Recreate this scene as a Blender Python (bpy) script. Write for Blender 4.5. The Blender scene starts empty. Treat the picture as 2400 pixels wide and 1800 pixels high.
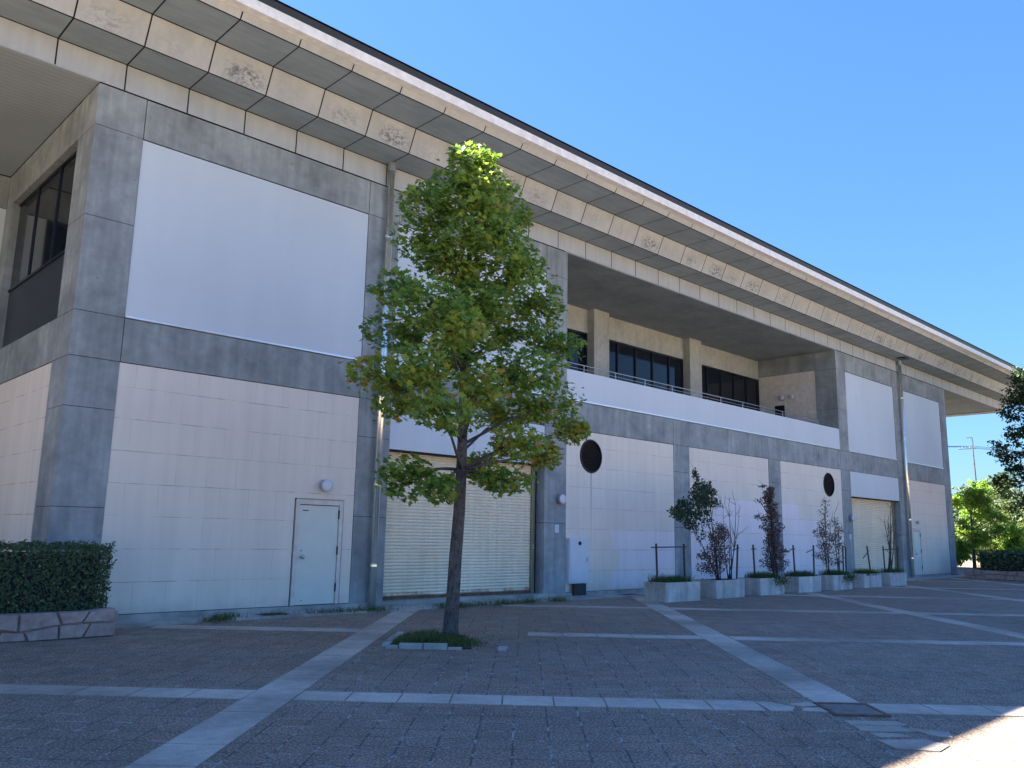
import bpy, bmesh, math, random
from mathutils import Vector, Matrix
random.seed(11)
PI = math.pi
S = bpy.context.scene
# ---------------------------------------------------------------- camera
cam_d = bpy.data.cameras.new("camera"); cam = bpy.data.objects.new("camera", cam_d)
S.collection.objects.link(cam); S.camera = cam
cam_d.sensor_width = 36; cam_d.lens = 29.415; cam_d.clip_start = .05; cam_d.clip_end = 6000
RX = Vector((0.71559, -0.69834, 0.01804)); RZ = -Vector((0.68337, 0.70809, 0.17778))
RZ.normalize(); RY = RZ.cross(RX).normalized(); RX = RY.cross(RZ)
M3 = Matrix((RX, RY, RZ)).transposed()
cam.matrix_world = Matrix.Translation((-4.45, -16.0, 1.65)) @ M3.to_4x4()
S.render.resolution_x = 1024; S.render.resolution_y = 768
# ---------------------------------------------------------------- light
sd = Vector((-.42, 1.0, 1.075)).normalized()
elev = math.asin(sd.z); rot = math.atan2(sd.x, sd.y)
w = bpy.data.worlds.new("World"); S.world = w; w.use_nodes = True
nt = w.node_tree; bg = nt.nodes['Background']
sky = nt.nodes.new('ShaderNodeTexSky'); sky.sky_type = 'NISHITA'; sky.sun_disc = False
sky.sun_elevation = elev; sky.sun_rotation = rot; sky.air_density = 1.25; sky.dust_density = .25; sky.ozone_density = 2.2
lum = nt.nodes.new('ShaderNodeRGBToBW'); nt.links.new(sky.outputs[0], lum.inputs[0])
pw = nt.nodes.new('ShaderNodeMath'); pw.operation = 'POWER'; nt.links.new(lum.outputs[0], pw.inputs[0]); pw.inputs[1].default_value = -.34
vm = nt.nodes.new('ShaderNodeVectorMath'); vm.operation = 'SCALE'; nt.links.new(sky.outputs[0], vm.inputs[0]); nt.links.new(pw.outputs[0], vm.inputs['Scale'])
vt = nt.nodes.new('ShaderNodeVectorMath'); vt.operation = 'MULTIPLY'; nt.links.new(vm.outputs[0], vt.inputs[0]); vt.inputs[1].default_value = (.40, .625, .97)
nt.links.new(vt.outputs[0], bg.inputs[0]); bg.inputs[1].default_value = .05
sl = bpy.data.lights.new("sun", 'SUN'); sl.energy = 5.0; sl.angle = math.radians(.5); sl.color = (1, .92, .80)
sun = bpy.data.objects.new("sun", sl); S.collection.objects.link(sun); sun.rotation_euler = sd.to_track_quat('Z', 'Y').to_euler()
S.view_settings.view_transform = 'Standard'; S.view_settings.look = 'None'; S.view_settings.exposure = 3.05; S.view_settings.gamma = 1
# ---------------------------------------------------------------- helpers
class MB:
    def __init__(s): s.v = []; s.f = []; s.t = []
    def quad(s, *p):
        i = len(s.v); s.v += [tuple(q) for q in p]; s.f.append(tuple(range(i, i + len(p)))); return s
    def box(s, x0, x1, y0, y1, z0, z1):
        i = len(s.v)
        s.v += [(x, y, z) for z in (z0, z1) for y in (y0, y1) for x in (x0, x1)]
        for q in ((0, 2, 3, 1), (4, 5, 7, 6), (0, 1, 5, 4), (1, 3, 7, 5), (3, 2, 6, 7), (2, 0, 4, 6)): s.f.append(tuple(i + k for k in q))
        return s
    def obox(s, c, ux, hx, hy, z0, z1):
        ux = Vector((ux[0], ux[1], 0)).normalized(); uy = Vector((-ux.y, ux.x, 0)); c = Vector((c[0], c[1], 0)); i = len(s.v)
        for z in (z0, z1):
            for a, b in ((-1, -1), (1, -1), (-1, 1), (1, 1)):
                p = c + ux * hx * a + uy * hy * b; s.v.append((p.x, p.y, z))
        for q in ((0, 2, 3, 1), (4, 5, 7, 6), (0, 1, 5, 4), (1, 3, 7, 5), (3, 2, 6, 7), (2, 0, 4, 6)): s.f.append(tuple(i + k for k in q))
        return s
    def prism(s, pts, z0, z1):
        n = len(pts); i = len(s.v)
        s.v += [(p[0], p[1], z0) for p in pts] + [(p[0], p[1], z1) for p in pts]
        s.f.append(tuple(i + n + k for k in range(n))); s.f.append(tuple(i + n - 1 - k for k in range(n)))
        for k in range(n): s.f.append((i + k, i + (k + 1) % n, i + n + (k + 1) % n, i + n + k))
        return s
    def tube(s, pts, rad, n=8, cap=True):
        pts = [Vector(p) for p in pts]
        if not isinstance(rad, (list, tuple)): rad = [rad] * len(pts)
        i0 = len(s.v)
        for k, p in enumerate(pts):
            d = (pts[min(k + 1, len(pts) - 1)] - pts[max(k - 1, 0)]).normalized()
            a = Vector((1, 0, 0)) if abs(d.x) < .8 else Vector((0, 1, 0))
            u = d.cross(a).normalized(); v = d.cross(u)
            for j in range(n):
                q = p + (u * math.cos(2 * PI * j / n) + v * math.sin(2 * PI * j / n)) * rad[k]; s.v.append(tuple(q))
        for k in range(len(pts) - 1):
            for j in range(n):
                a = i0 + k * n + j; b = i0 + k * n + (j + 1) % n; s.f.append((a, a + n, b + n, b))
        if cap:
            s.f.append(tuple(i0 + j for j in range(n))); s.f.append(tuple(i0 + (len(pts) - 1) * n + n - 1 - j for j in range(n)))
        return s
    def build(s, name, mat, parent=None, smooth=False, bevel=0):
        off = Vector((0, 0, 0)); p = parent
        while p: off += p.location; p = p.parent
        me = bpy.data.meshes.new(name); me.from_pydata([tuple(Vector(v) - off) for v in s.v], [], s.f)
        me.materials.append(mat)
        if s.t and len(s.t) == len(s.f):
            at = me.attributes.new('tint', 'FLOAT', 'FACE'); at.data.foreach_set('value', s.t)
        o = bpy.data.objects.new(name, me); S.collection.objects.link(o); o.parent = parent
        bm = bmesh.new(); bm.from_mesh(me)
        if not s.t: bmesh.ops.recalc_face_normals(bm, faces=bm.faces)
        if bevel: bmesh.ops.bevel(bm, geom=list(bm.edges), offset=bevel, segments=2, affect='EDGES', profile=.6)
        bm.to_mesh(me); bm.free()
        if smooth: me.shade_smooth()
        return o

def tag(o, label, cat, group=None, kind=None):
    if label: o['label'] = label
    if cat: o['category'] = cat
    if group: o['group'] = group
    if kind: o['kind'] = kind
    return o
def thing(name, label, cat, loc=(0, 0, 0), group=None):
    o = bpy.data.objects.new(name, None); S.collection.objects.link(o); o.location = loc; o.empty_display_size = .3
    return tag(o, label, cat, group)
def copy_tree(o, parent=None):
    c = o.copy(); S.collection.objects.link(c); c.parent = parent
    for ch in [q for q in bpy.data.objects if q.parent == o]: copy_tree(ch, c)
    return c

# ---------------------------------------------------------------- materials
class NM:
    def __init__(s, name, rough=.8, spec=.3):
        s.m = bpy.data.materials.new(name); s.m.use_nodes = True; s.n = s.m.node_tree.nodes; s.l = s.m.node_tree.links
        s.b = s.n['Principled BSDF']; s.b.inputs['Roughness'].default_value = rough; s.b.inputs['Specular IOR Level'].default_value = spec
        s.pos = s.n.new('ShaderNodeNewGeometry').outputs['Position']
    def lk(s, a, b):
        if hasattr(a, 'is_output'): s.l.new(a, b)
        else: b.default_value = a
    def mapv(s, sc=(1, 1, 1), rz=0, loc=(0, 0, 0), src=None):
        n = s.n.new('ShaderNodeMapping'); s.lk(src or s.pos, n.inputs[0]); n.inputs['Scale'].default_value = sc; n.inputs['Rotation'].default_value = (0, 0, rz); n.inputs['Location'].default_value = loc; return n.outputs[0]
    def noise(s, scale=1, detail=4, vec=None, rough=.55, dist=0):
        n = s.n.new('ShaderNodeTexNoise'); s.lk(vec or s.pos, n.inputs['Vector']); n.inputs['Scale'].default_value = scale; n.inputs['Detail'].default_value = detail; n.inputs['Roughness'].default_value = rough; n.inputs['Distortion'].default_value = dist; return n.outputs[0]
    def ramp(s, f, stops):
        n = s.n.new('ShaderNodeValToRGB'); s.lk(f, n.inputs[0]); e = n.color_ramp.elements
        while len(e) < len(stops): e.new(.5)
        for k, (p, c) in enumerate(stops):
            e[k].position = p; e[k].color = (c, c, c, 1) if isinstance(c, (int, float)) else (*c, 1)
        return n.outputs[0]
    def mix(s, f, a, b, mode='MIX'):
        n = s.n.new('ShaderNodeMix'); n.data_type = 'RGBA'; n.blend_type = mode; s.lk(f, n.inputs[0])
        for q, i in ((a, 6), (b, 7)):
            if isinstance(q, tuple): n.inputs[i].default_value = (*q, 1)
            else: s.lk(q, n.inputs[i])
        return n.outputs[2]
    def math(s, op, a, b=0, c=None):
        n = s.n.new('ShaderNodeMath'); n.operation = op; s.lk(a, n.inputs[0]); s.lk(b, n.inputs[1])
        if c is not None: s.lk(c, n.inputs[2])
        return n.outputs[0]
    def sep(s, v=None):
        n = s.n.new('ShaderNodeSeparateXYZ'); s.lk(v or s.pos, n.inputs[0]); return n.outputs
    def comb(s, x, y, z=0):
        n = s.n.new('ShaderNodeCombineXYZ'); s.lk(x, n.inputs[0]); s.lk(y, n.inputs[1]); s.lk(z, n.inputs[2]); return n.outputs[0]
    def bump(s, h, st=.3, d=.01):
        n = s.n.new('ShaderNodeBump'); n.inputs['Strength'].default_value = st; n.inputs['Distance'].default_value = d; s.lk(h, n.inputs['Height']); s.l.new(n.outputs[0], s.b.inputs['Normal'])
    def attr(s, name):
        n = s.n.new('ShaderNodeAttribute'); n.attribute_name = name; return n.outputs['Fac']
    def col(s, c):
        if isinstance(c, tuple): s.b.inputs['Base Color'].default_value = (*c, 1)
        else: s.l.new(c, s.b.inputs['Base Color'])
        return s

def concrete(name, dark, light, streak=.35, stain=(.1, .1, .1)):
    m = NM(name, .85)
    a = m.noise(.9, 6, rough=.6, dist=.4); c = m.ramp(a, [(.34, dark), (.66, light)])
    b = m.noise(5, 5, rough=.65); c = m.mix(.32, c, m.ramp(b, [(.3, .6), (.7, 1.3)]), 'MULTIPLY')
    st = m.noise(1, 4, m.mapv((5, 5, .35))); c = m.mix(streak, c, m.ramp(st, [(.35, .7), (.65, 1.1)]), 'MULTIPLY')
    vo = m.n.new('ShaderNodeTexVoronoi'); m.lk(m.pos, vo.inputs[0]); vo.inputs['Scale'].default_value = 2.6
    dots = m.ramp(vo.outputs['Distance'], [(.045, 1), (.085, 0)])
    c = m.mix(m.math('MULTIPLY', dots, .45), c, stain)
    m.col(c); m.bump(m.noise(30, 4), .15, .01); return m.m
M_conc = concrete('concrete', (.215, .24, .25), (.355, .395, .405), .6)
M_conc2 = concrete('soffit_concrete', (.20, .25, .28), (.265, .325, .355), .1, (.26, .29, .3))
M_conc3 = concrete('balcony_concrete', (.36, .37, .345), (.46, .475, .44), .3)
M_apron = concrete('apron_concrete', (.24, .245, .23), (.46, .455, .42), .1)
M_planter = concrete('planter_concrete', (.42, .41, .39), (.62, .605, .58), .9)
m = NM('slab_concrete', .85); c = m.ramp(m.noise(.45, 5, rough=.6), [(.36, (.30, .255, .205)), (.64, (.56, .48, .40))])
c = m.mix(.8, c, m.ramp(m.noise(6, 6, rough=.7), [(.3, .75), (.7, 1.12)]), 'MULTIPLY'); c = m.mix(.7, c, m.ramp(m.noise(90, 4, rough=.8), [(.35, .6), (.65, 1.35)]), 'MULTIPLY'); m.col(c); m.bump(m.noise(60, 4), .3, .004); M_slab = m.m

m = NM('white_panel', .55); c = m.ramp(m.noise(.5, 3, m.mapv((1.2, 1, .5))), [(.3, (.55, .615, .67)), (.7, (.60, .67, .725))])
c = m.mix(.3, c, m.ramp(m.noise(1, 4, m.mapv((2.2, 2, .35)), dist=.6), [(.35, .93), (.65, 1.0)]), 'MULTIPLY'); m.col(c); M_white = m.m
m = NM('flashing_metal', .3, .5); m.col((.8, .82, .84)); m.b.inputs['Metallic'].default_value = .4; M_flash = m.m

def tile(name, c1, c2, xz=True):
    m = NM(name, .8)
    s = m.sep(); u = m.math('ADD', s[0], s[1]) ; v = m.comb(u, m.math('SUBTRACT', s[2], .09))
    br = m.n.new('ShaderNodeTexBrick'); m.lk(v, br.inputs['Vector']); br.offset = .5; br.squash = 1
    for k, q in (('Scale', 1), ('Mortar Size', .004), ('Mortar Smooth', .3), ('Brick Width', .61), ('Row Height', .592)): br.inputs[k].default_value = q
    br.inputs['Color1'].default_value = (*c1, 1); br.inputs['Color2'].default_value = (*c2, 1); br.inputs['Mortar'].default_value = (*[q * .95 for q in c2], 1)
    n1 = m.noise(1.1, 3); jm = m.math('MULTIPLY', br.outputs['Fac'], m.ramp(n1, [(.46, .02), (.58, .9)]))
    c = m.mix(m.math('MULTIPLY', jm, .45), br.outputs['Color'], (.22, .21, .21))
    hz = m.math('ABSOLUTE', m.math('SUBTRACT', m.math('FRACT', m.math('ADD', m.math('DIVIDE', m.math('SUBTRACT', s[2], .09), .592), .5)), .5))
    hj = m.math('MULTIPLY', m.math('LESS_THAN', hz, .012), m.ramp(m.noise(1.0, 5, m.mapv((1.6, 1.6, .8)), rough=.7), [(.45, .03), (.60, .55)])); c = m.mix(hj, c, (.20, .19, .19))
    c = m.mix(.55, c, m.ramp(m.noise(.7, 4, m.mapv((1, 1, .6))), [(.3, .86), (.7, 1.04)]), 'MULTIPLY')
    c = m.mix(.35, c, m.ramp(m.noise(1, 4, m.mapv((5, 5, .25))), [(.35, .84), (.6, 1.0)]), 'MULTIPLY')
    # rust run below the round vents
    for vx in (14.29, 29.52):
        dx = m.math('ABSOLUTE', m.math('SUBTRACT', s[0], vx)); a = m.math('LESS_THAN', dx, .03 if vx < 20 else .012)
        dz = m.ramp(s[2], [(0, 0), (1, 1)]); a = m.math('MULTIPLY', a, m.math('MULTIPLY', m.math('GREATER_THAN', s[2], 1.3), m.math('LESS_THAN', s[2], 3.5)))
        a = m.math('MULTIPLY', a, m.ramp(m.math('DIVIDE', s[2], 3.6), [(.35, 0), (1, .5)])); c = m.mix(a, c, (.1, .09, .09))
    # grime near the foot
    g = m.ramp(m.math('ADD', s[2], m.math('MULTIPLY', m.noise(3, 3), .5)), [(.3, .3), (.62, 0)]); c = m.mix(g, c, (.25, .26, .23))
    m.col(c); m.bump(br.outputs['Fac'], -.4, .006); return m.m
M_tile = tile('beige_tile', (.77, .71, .62), (.79, .725, .64))
M_tile2 = tile('new_tile', (.80, .75, .765), (.82, .765, .78))

m = NM('fascia_beige', .8)
s = m.sep(); k = m.math('DIVIDE', m.math('ADD', s[0], .785 + 123.2), 1.232); u = m.math('FRACT', k); fl = m.math('FLOOR', k)
wn = m.n.new('ShaderNodeTexWhiteNoise'); wn.noise_dimensions = '1D'; m.lk(fl, wn.inputs['W'])
c = m.ramp(m.noise(1.3, 4), [(.3, (.41, .43, .445)), (.7, (.48, .505, .515))])
c = m.mix(.5, c, m.ramp(m.noise(1, 4, m.mapv((6, 6, .8))), [(.3, .8), (.6, 1.02)]), 'MULTIPLY')
du = m.math('ABSOLUTE', m.math('SUBTRACT', u, .5)); du = m.math('ABSOLUTE', m.math('SUBTRACT', m.math('SUBTRACT', u, .5), m.math('MULTIPLY', m.math('SUBTRACT', wn.outputs[0], .5), .3))); mu = m.ramp(du, [(.12, 1), (.45, 0)])
dz = m.math('ABSOLUTE', m.math('SUBTRACT', s[2], 10.7)); mz = m.ramp(dz, [(.06, 1), (.26, 0)])
bl = m.ramp(m.noise(9, 6, m.mapv((1, 1, 1.6)), rough=.78, dist=.3), [(.47, 0), (.55, 1)])
st = m.math('MULTIPLY', m.math('MULTIPLY', mu, mz), m.math('MULTIPLY', bl, m.ramp(wn.outputs[0], [(.15, .15), (.75, 1)])))
c = m.mix(m.math('MULTIPLY', st, .9), c, (.10, .12, .15)); m.col(c); M_fascia = m.m

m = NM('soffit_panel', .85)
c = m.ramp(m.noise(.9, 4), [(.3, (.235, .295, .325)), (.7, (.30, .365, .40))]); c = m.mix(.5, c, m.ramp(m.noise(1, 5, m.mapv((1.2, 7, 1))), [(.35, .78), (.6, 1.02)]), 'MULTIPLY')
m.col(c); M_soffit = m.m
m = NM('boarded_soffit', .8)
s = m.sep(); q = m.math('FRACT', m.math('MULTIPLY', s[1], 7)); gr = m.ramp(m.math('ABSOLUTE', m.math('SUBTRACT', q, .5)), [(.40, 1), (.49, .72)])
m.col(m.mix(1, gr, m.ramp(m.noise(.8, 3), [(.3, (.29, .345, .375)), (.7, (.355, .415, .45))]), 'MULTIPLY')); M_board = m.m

def simple(name, col, rough=.6, metal=0, var=.15, sc=6, spec=.4):
    m = NM(name, rough, spec); m.b.inputs['Metallic'].default_value = metal
    m.col(m.mix(1, m.ramp(m.noise(sc, 4), [(.3, 1 - var), (.7, 1 + var * .5)]), col, 'MULTIPLY')); return m.m
M_dark = simple('joint_dark', (.025, .025, .03), .9)
M_gutter = simple('gutter_paint', (.82, .81, .76), .45)
M_roof = simple('roof_metal', (.028, .028, .031), .4)
M_frame = simple('window_frame', (.03, .034, .045), .4, .5)
M_door = simple('door_paint', (.64, .68, .62), .45, var=.06, sc=2)
M_doorf = simple('door_frame_paint', (.68, .63, .58), .6)
M_ss = simple('downpipe_metal', (.92, .89, .80), .22, .85, .04, 3)
M_galv = simple('galvanised_steel', (.45, .47, .5), .4, .8)
M_lamp = simple('lamp_glass', (.62, .62, .70), .25, 0, .03)
M_black = simple('black_metal', (.02, .02, .024), .45, .3)
M_box = simple('cabinet_paint', (.60, .66, .72), .4, 0, .05, 3)
M_plinth = simple('cabinet_plinth', (.05, .052, .05), .8)
M_guide = simple('guide_rail', (.30, .29, .20), .35, .6)
M_soil = simple('soil', (.05, .04, .03), .95, var=.4, sc=20)
M_stake = simple('stake_wood', (.075, .062, .055), .85, var=.4, sc=12)
M_bark = None
m = NM('bark', .9); c = m.mix(.7, m.ramp(m.noise(1, 6, m.mapv((30, 30, 11)), rough=.75), [(.35, (.035, .033, .034)), (.65, (.15, .14, .135))]), m.ramp(m.noise(5, 4), [(.3, .6), (.7, 1.15)]), 'MULTIPLY'); m.col(c); m.bump(m.noise(1, 5, m.mapv((22, 22, 6))), .6, .02); M_bark = m.m
m = NM('twig', .9); m.col((.07, .05, .045)); M_twig = m.m
M_pole = simple('pole_concrete', (.03, .034, .045), .8)
m = NM('rust', .8); m.col(m.ramp(m.noise(9, 5), [(.35, (.10, .06, .04)), (.65, (.2, .12, .08))])); M_rust = m.m
m = NM('cover_plate', .6); m.col(m.ramp(m.noise(12, 5), [(.35, (.12, .10, .09)), (.65, (.2, .17, .15))])); M_cover = m.m
m = NM('shutter_paint', .45, .5); s = m.sep()
c = m.mix(.6, m.ramp(m.noise(.9, 3), [(.3, (.76, .66, .49)), (.7, (.86, .76, .58))]), m.ramp(m.noise(1, 4, m.mapv((8, 1, .5))), [(.3, .82), (.6, 1)]), 'MULTIPLY')
g = m.ramp(m.math('ADD', s[2], m.math('MULTIPLY', m.noise(5, 4, m.mapv((1, 1, .3))), .35)), [(.38, .75), (.45, 0)]); c = m.mix(g, c, (.30, .14, .08)); m.col(c); M_shut = m.m
m = NM('glass', .06, .35); m.col((.008, .012, .02)); M_glass = m.m
M_glass.node_tree.nodes['Principled BSDF'].inputs['IOR'].default_value = 1.45
M_dullpane = simple('opaque_lower_pane', (.045, .055, .065), .45, var=.05, spec=.25)
m = NM('granite', .85)
vo = m.n.new('ShaderNodeTexVoronoi'); m.lk(m.pos, vo.inputs[0]); vo.inputs['Scale'].default_value = 2.2
c = m.mix(.6, m.ramp(m.noise(9, 6, rough=.7), [(.3, (.30, .205, .18)), (.7, (.48, .355, .31))]), m.ramp(m.noise(1.5, 3), [(.3, .7), (.7, 1.15)]), 'MULTIPLY'); m.col(c); m.bump(m.noise(9, 5), .6, .03); M_stone = m.m

# paving
m = NM('brick_paving', .85)
v = m.mapv(rz=-PI / 4)
br = m.n.new('ShaderNodeTexBrick'); m.lk(v, br.inputs['Vector']); br.offset = .0
for k_, q_ in (('Scale', 1), ('Mortar Size', .010), ('Mortar Smooth', .2), ('Bias', 0), ('Brick Width', .3), ('Row Height', .3)): br.inputs[k_].default_value = q_
br.inputs['Mortar'].default_value = (.10, .085, .075, 1); br.inputs['Color1'].default_value = (.205, .160, .122, 1); br.inputs['Color2'].default_value = (.235, .180, .136, 1)
c = br.outputs['Color']
c = m.mix(.8, c, m.ramp(m.noise(.25, 4), [(.3, .78), (.7, 1.2)]), 'MULTIPLY')
c = m.mix(.8, c, m.ramp(m.noise(2.2, 4), [(.3, .8), (.7, 1.15)]), 'MULTIPLY')
sp = m.noise(45, 6, rough=.85); c = m.mix(1, c, m.ramp(sp, [(.38, .3), (.5, .9), (.60, 2.5)]), 'MULTIPLY'); c = m.mix(m.ramp(m.noise(.6, 3), [(.5, 0), (.62, .35)]), c, m.mix(1, c, (1.25, .95, .85), 'MULTIPLY'))
wh = m.ramp(m.noise(3.5, 6, rough=.8), [(.51, 0), (.56, 1)]); c = m.mix(m.math('MULTIPLY', br.outputs['Fac'], wh), c, (.36, .34, .31))
dk = m.ramp(m.noise(2.1, 3), [(.4, .14), (.55, 0)]); c = m.mix(m.math('MULTIPLY', br.outputs['Fac'], dk), c, (.03, .035, .025))
sc2 = m.ramp(m.noise(14, 4, rough=.85), [(.68, 0), (.71, .7)]); c = m.mix(sc2, c, (.4, .38, .35))
m.col(c); m.bump(sp, .5, .006); M_pave = m.m
m = NM('ground_earth', .95); m.col(m.ramp(m.noise(.08, 5), [(.35, (.07, .085, .04)), (.65, (.13, .12, .075))])); M_earth = m.m

def leafmat(name, stops, trans=.4, rough=.5):
    m = NM(name, rough, .35); c = m.ramp(m.attr('tint'), stops); m.col(c)
    tr = m.n.new('ShaderNodeBsdfTranslucent'); hs = m.n.new('ShaderNodeHueSaturation'); hs.inputs['Saturation'].default_value = 1.15; hs.inputs['Value'].default_value = 1.7; hs.inputs['Hue'].default_value = .49
    m.lk(c, hs.inputs['Color']); m.l.new(hs.outputs[0], tr.inputs[0])
    mx = m.n.new('ShaderNodeMixShader'); mx.inputs[0].default_value = trans; out = m.n['Material Output']
    m.l.new(m.b.outputs[0], mx.inputs[1]); m.l.new(tr.outputs[0], mx.inputs[2]); m.l.new(mx.outputs[0], out.inputs[0]); return m.m
L_tulip = leafmat('tree_leaf', [(0, (.065, .15, .045)), (.4, (.135, .235, .055)), (.7, (.24, .31, .06)), (.92, (.34, .32, .075)), (1, (.36, .24, .08))], .42)
L_hedge = leafmat('hedge_leaf', [(0, (.04, .075, .035)), (.6, (.075, .125, .05)), (.95, (.10, .14, .055)), (1, (.3, .3, .2))], .2)
L_green = leafmat('shrub_leaf', [(0, (.03, .06, .04)), (.6, (.045, .085, .05)), (1, (.08, .12, .06))], .3)
L_brown = leafmat('withered_leaf', [(0, (.05, .05, .035)), (.4, (.10, .07, .065)), (.8, (.16, .10, .09)), (1, (.08, .10, .05))], .25)
L_bright = leafmat('sunlit_leaf', [(0, (.08, .16, .035)), (.5, (.17, .28, .06)), (1, (.30, .37, .10))], .5)
L_darkg = leafmat('evergreen_leaf', [(0, (.018, .04, .018)), (.6, (.03, .065, .025)), (1, (.06, .10, .035))], .25)
L_mid = leafmat('wood_leaf', [(0, (.04, .07, .025)), (.6, (.07, .11, .04)), (1, (.14, .15, .06))], .3)
L_grass = leafmat('grass_blade', [(0, (.04, .075, .02)), (.6, (.07, .12, .035)), (1, (.16, .16, .07))], .35)

# ---------------------------------------------------------------- ground
def struct(o): o['kind'] = 'structure'; return o
struct(MB().quad((-3000, -3000, -.02), (3000, -3000, -.02), (3000, 3000, -.02), (-3000, 3000, -.02)).build('ground', M_earth))
struct(MB().quad((-70, -75, 0), (85, -75, 0), (85, 60, 0), (-70, 60, 0)).build('plaza', M_pave))
def ab(a, b): return ((a + b) / 2, (b - a) / 2)
sl_ = MB()
def slab(a0, a1, b0, b1, z=.008):
    h = .012
    sl_.prism([ab(a0 + h, b0 + h), ab(a1 - h, b0 + h), ab(a1 - h, b1 - h), ab(a0 + h, b1 - h)], .001, z)
Bc = [-7.85 + 8.25 * k for k in range(-3, 6)]; Ac = [-8.4, -.15, 7.98, 16.18, 24.5, 32.6, 40.8]
hw = .35
for a in Ac:
    b = -40.0
    while b < 60:
        x, y = ab(a, b + .42)
        nx = b + .86
        if y < -.95 and not (abs(a - 16.18) < .1 and -60 < b < -7.6): slab(a - hw, a + hw, b, nx, .006 + random.random() * .004)
        b = nx
for bc in Bc:
    for q0, q1 in zip(Ac[:-1], Ac[1:]):
        n_ = 9; L0, L1 = q0 + hw, q1 - hw
        if abs(bc + 7.85) < .1 and 7 < q0 < 9: L1 = 14.95
        for k_ in range(n_):
            a, a2 = L0 + (L1 - L0) * k_ / n_, L0 + (L1 - L0) * (k_ + 1) / n_; mid = (a + a2) / 2; x, y = ab(mid, bc)
            if y < -1.05 and not (8.6 < mid < 11.3 and abs(bc - .4) < .1): slab(a, a2, bc - hw, bc + hw, .006 + random.random() * .004)
# broken slabs round the cover
for (a0, a1, b0, b1) in ((15.84, 16.52, -7.5, -7.15), (15.8, 16.2, -7.17, -6.98)): slab(a0, a1, b0, b1, .009)
def shard(pts, z=.009): sl_.prism([ab(*p) for p in pts], .001, z)
shard([(15.0, -8.2), (15.3, -8.18), (15.42, -7.9), (15.2, -7.6), (14.95, -7.52)])
shard([(15.38, -7.7), (15.75, -7.5), (15.8, -7.75), (15.55, -7.85)])
shard([(15.45, -8.15), (15.8, -8.2), (15.78, -7.9), (15.52, -7.95)])
shard([(15.8, -8.75), (16.5, -8.72), (16.55, -8.95), (16.45, -9.0), (15.8, -8.98)])
shard([(15.82, -9.02), (16.4, -9.04), (16.5, -9.3), (16.1, -9.36), (15.8, -9.32)])
shard([(15.85, -9.42), (16.2, -9.44), (16.3, -9.6), (15.9, -9.66)])
shard([(15.8, -9.8), (16.4, -9.72), (16.56, -10.0), (16.3, -10.3), (15.85, -10.2)])
shard([(16.45, -9.1), (16.9, -9.3), (16.8, -9.6), (16.6, -9.5)])
struct(sl_.build('paving_strip', M_slab))
struct(MB().box(-3, 44.4, -1.0, -.06, -.01, .035).build('concrete_apron', M_apron))

# access cover in the crossing
t = thing('access_cover', 'square rusty access cover at the crossing of two pale paving strips', 'manhole cover', (*ab(16.18, -8.0), 0))
MB().prism([ab(15.86, -8.34), ab(16.5, -8.34), ab(16.5, -7.66), ab(15.86, -7.66)], .001, .014).build('cover_plate', M_cover, t)
fr = MB()
for a0, a1, b0, b1 in ((15.8, 16.56, -8.42, -8.36), (15.8, 16.56, -7.64, -7.57), (15.8, 15.85, -8.36, -7.64), (16.51, 16.56, -8.36, -7.64)): fr.prism([ab(a0, b0), ab(a1, b0), ab(a1, b1), ab(a0, b1)], .001, .018)
fr.build('cover_frame', M_rust, t)
def grate(x0, x1, y0, y1, label):
    t = thing('drain_grate', label, 'drain', ((x0 + x1) / 2, (y0 + y1) / 2, 0), 'drain grates along the wall foot')
    f = MB(); e = .05
    f.box(x0, x1, y0, y0 + e, .03, .05).box(x0, x1, y1 - e, y1, .03, .05).box(x0, x0 + e, y0 + e, y1 - e, .03, .05).box(x1 - e, x1, y0 + e, y1 - e, .03, .05); f.build('grate_frame', M_apron, t)
    g = MB(); x = x0 + e
    while x < x1 - e - .01: g.box(x, x + .012, y0 + e, y1 - e, .037, .047); x += .03
    g.build('grate_bar', M_black, t); MB().box(x0 + e, x1 - e, y0 + e, y1 - e, .0355, .0365).build('pit_shade_sheet', M_dark, t)  # dark sheet right under the bars stands in for the pit's shade
grate(3.62, 4.32, -.97, -.4, 'dark square drain grate in the apron near the left door')
grate(14.7, 15.5, -.95, -.5, 'dark drain grate in the apron right of the pale cabinet')

# ---------------------------------------------------------------- building
B = thing('building', 'long two storey hall with concrete frame, pale panels and a deep stepped eave', 'building', (0, 0, 0))
ZB = .125
COL = [0, 6.17, 12.31, 18.43, 24.57, 30.70, 36.82, 42.97]; CW = .88
def segs(mb, x0, x1, y0, y1, zs, g=.006):
    for a, b in zip(zs[:-1], zs[1:]): mb.box(x0, x1, y0, y1, a + g, b - g)
for k, x in enumerate(COL):
    hi = k not in (3, 4)
    zs = [ZB - .1, 2.0, 3.8, 4.68] if k else [ZB - .1, 2.0, 3.77, 4.68]
    zs += [5.52] + ([7.33, 9.11, 9.94] if hi else [])
    mb = MB(); segs(mb, x, x + CW, 0, .97 if k in (0, 2, 5, 7) else .5, zs); co = mb.build('column', M_conc, B); MB().box(x + .01, x + CW - .01, .012, (.97 if k in (0, 2, 5, 7) else .5) - .012, zs[0] + .02, zs[-1] - .02).build('joint_sealant', M_dark, co)
def beam(x0, x1, z0, z1, y0=.0, y1=.45):
    MB().box(x0 + .016, x1 - .016, y0 + .004, y1, z0 + .008, z1 - .008).build('beam', M_conc, B)
for k in range(7):
    x0, x1 = COL[k] + CW, COL[k + 1]
    beam(x0, x1, 4.68, 5.52)
    if k not in (2, 3, 4): beam(x0, x1, 9.11, 9.94)
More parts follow.
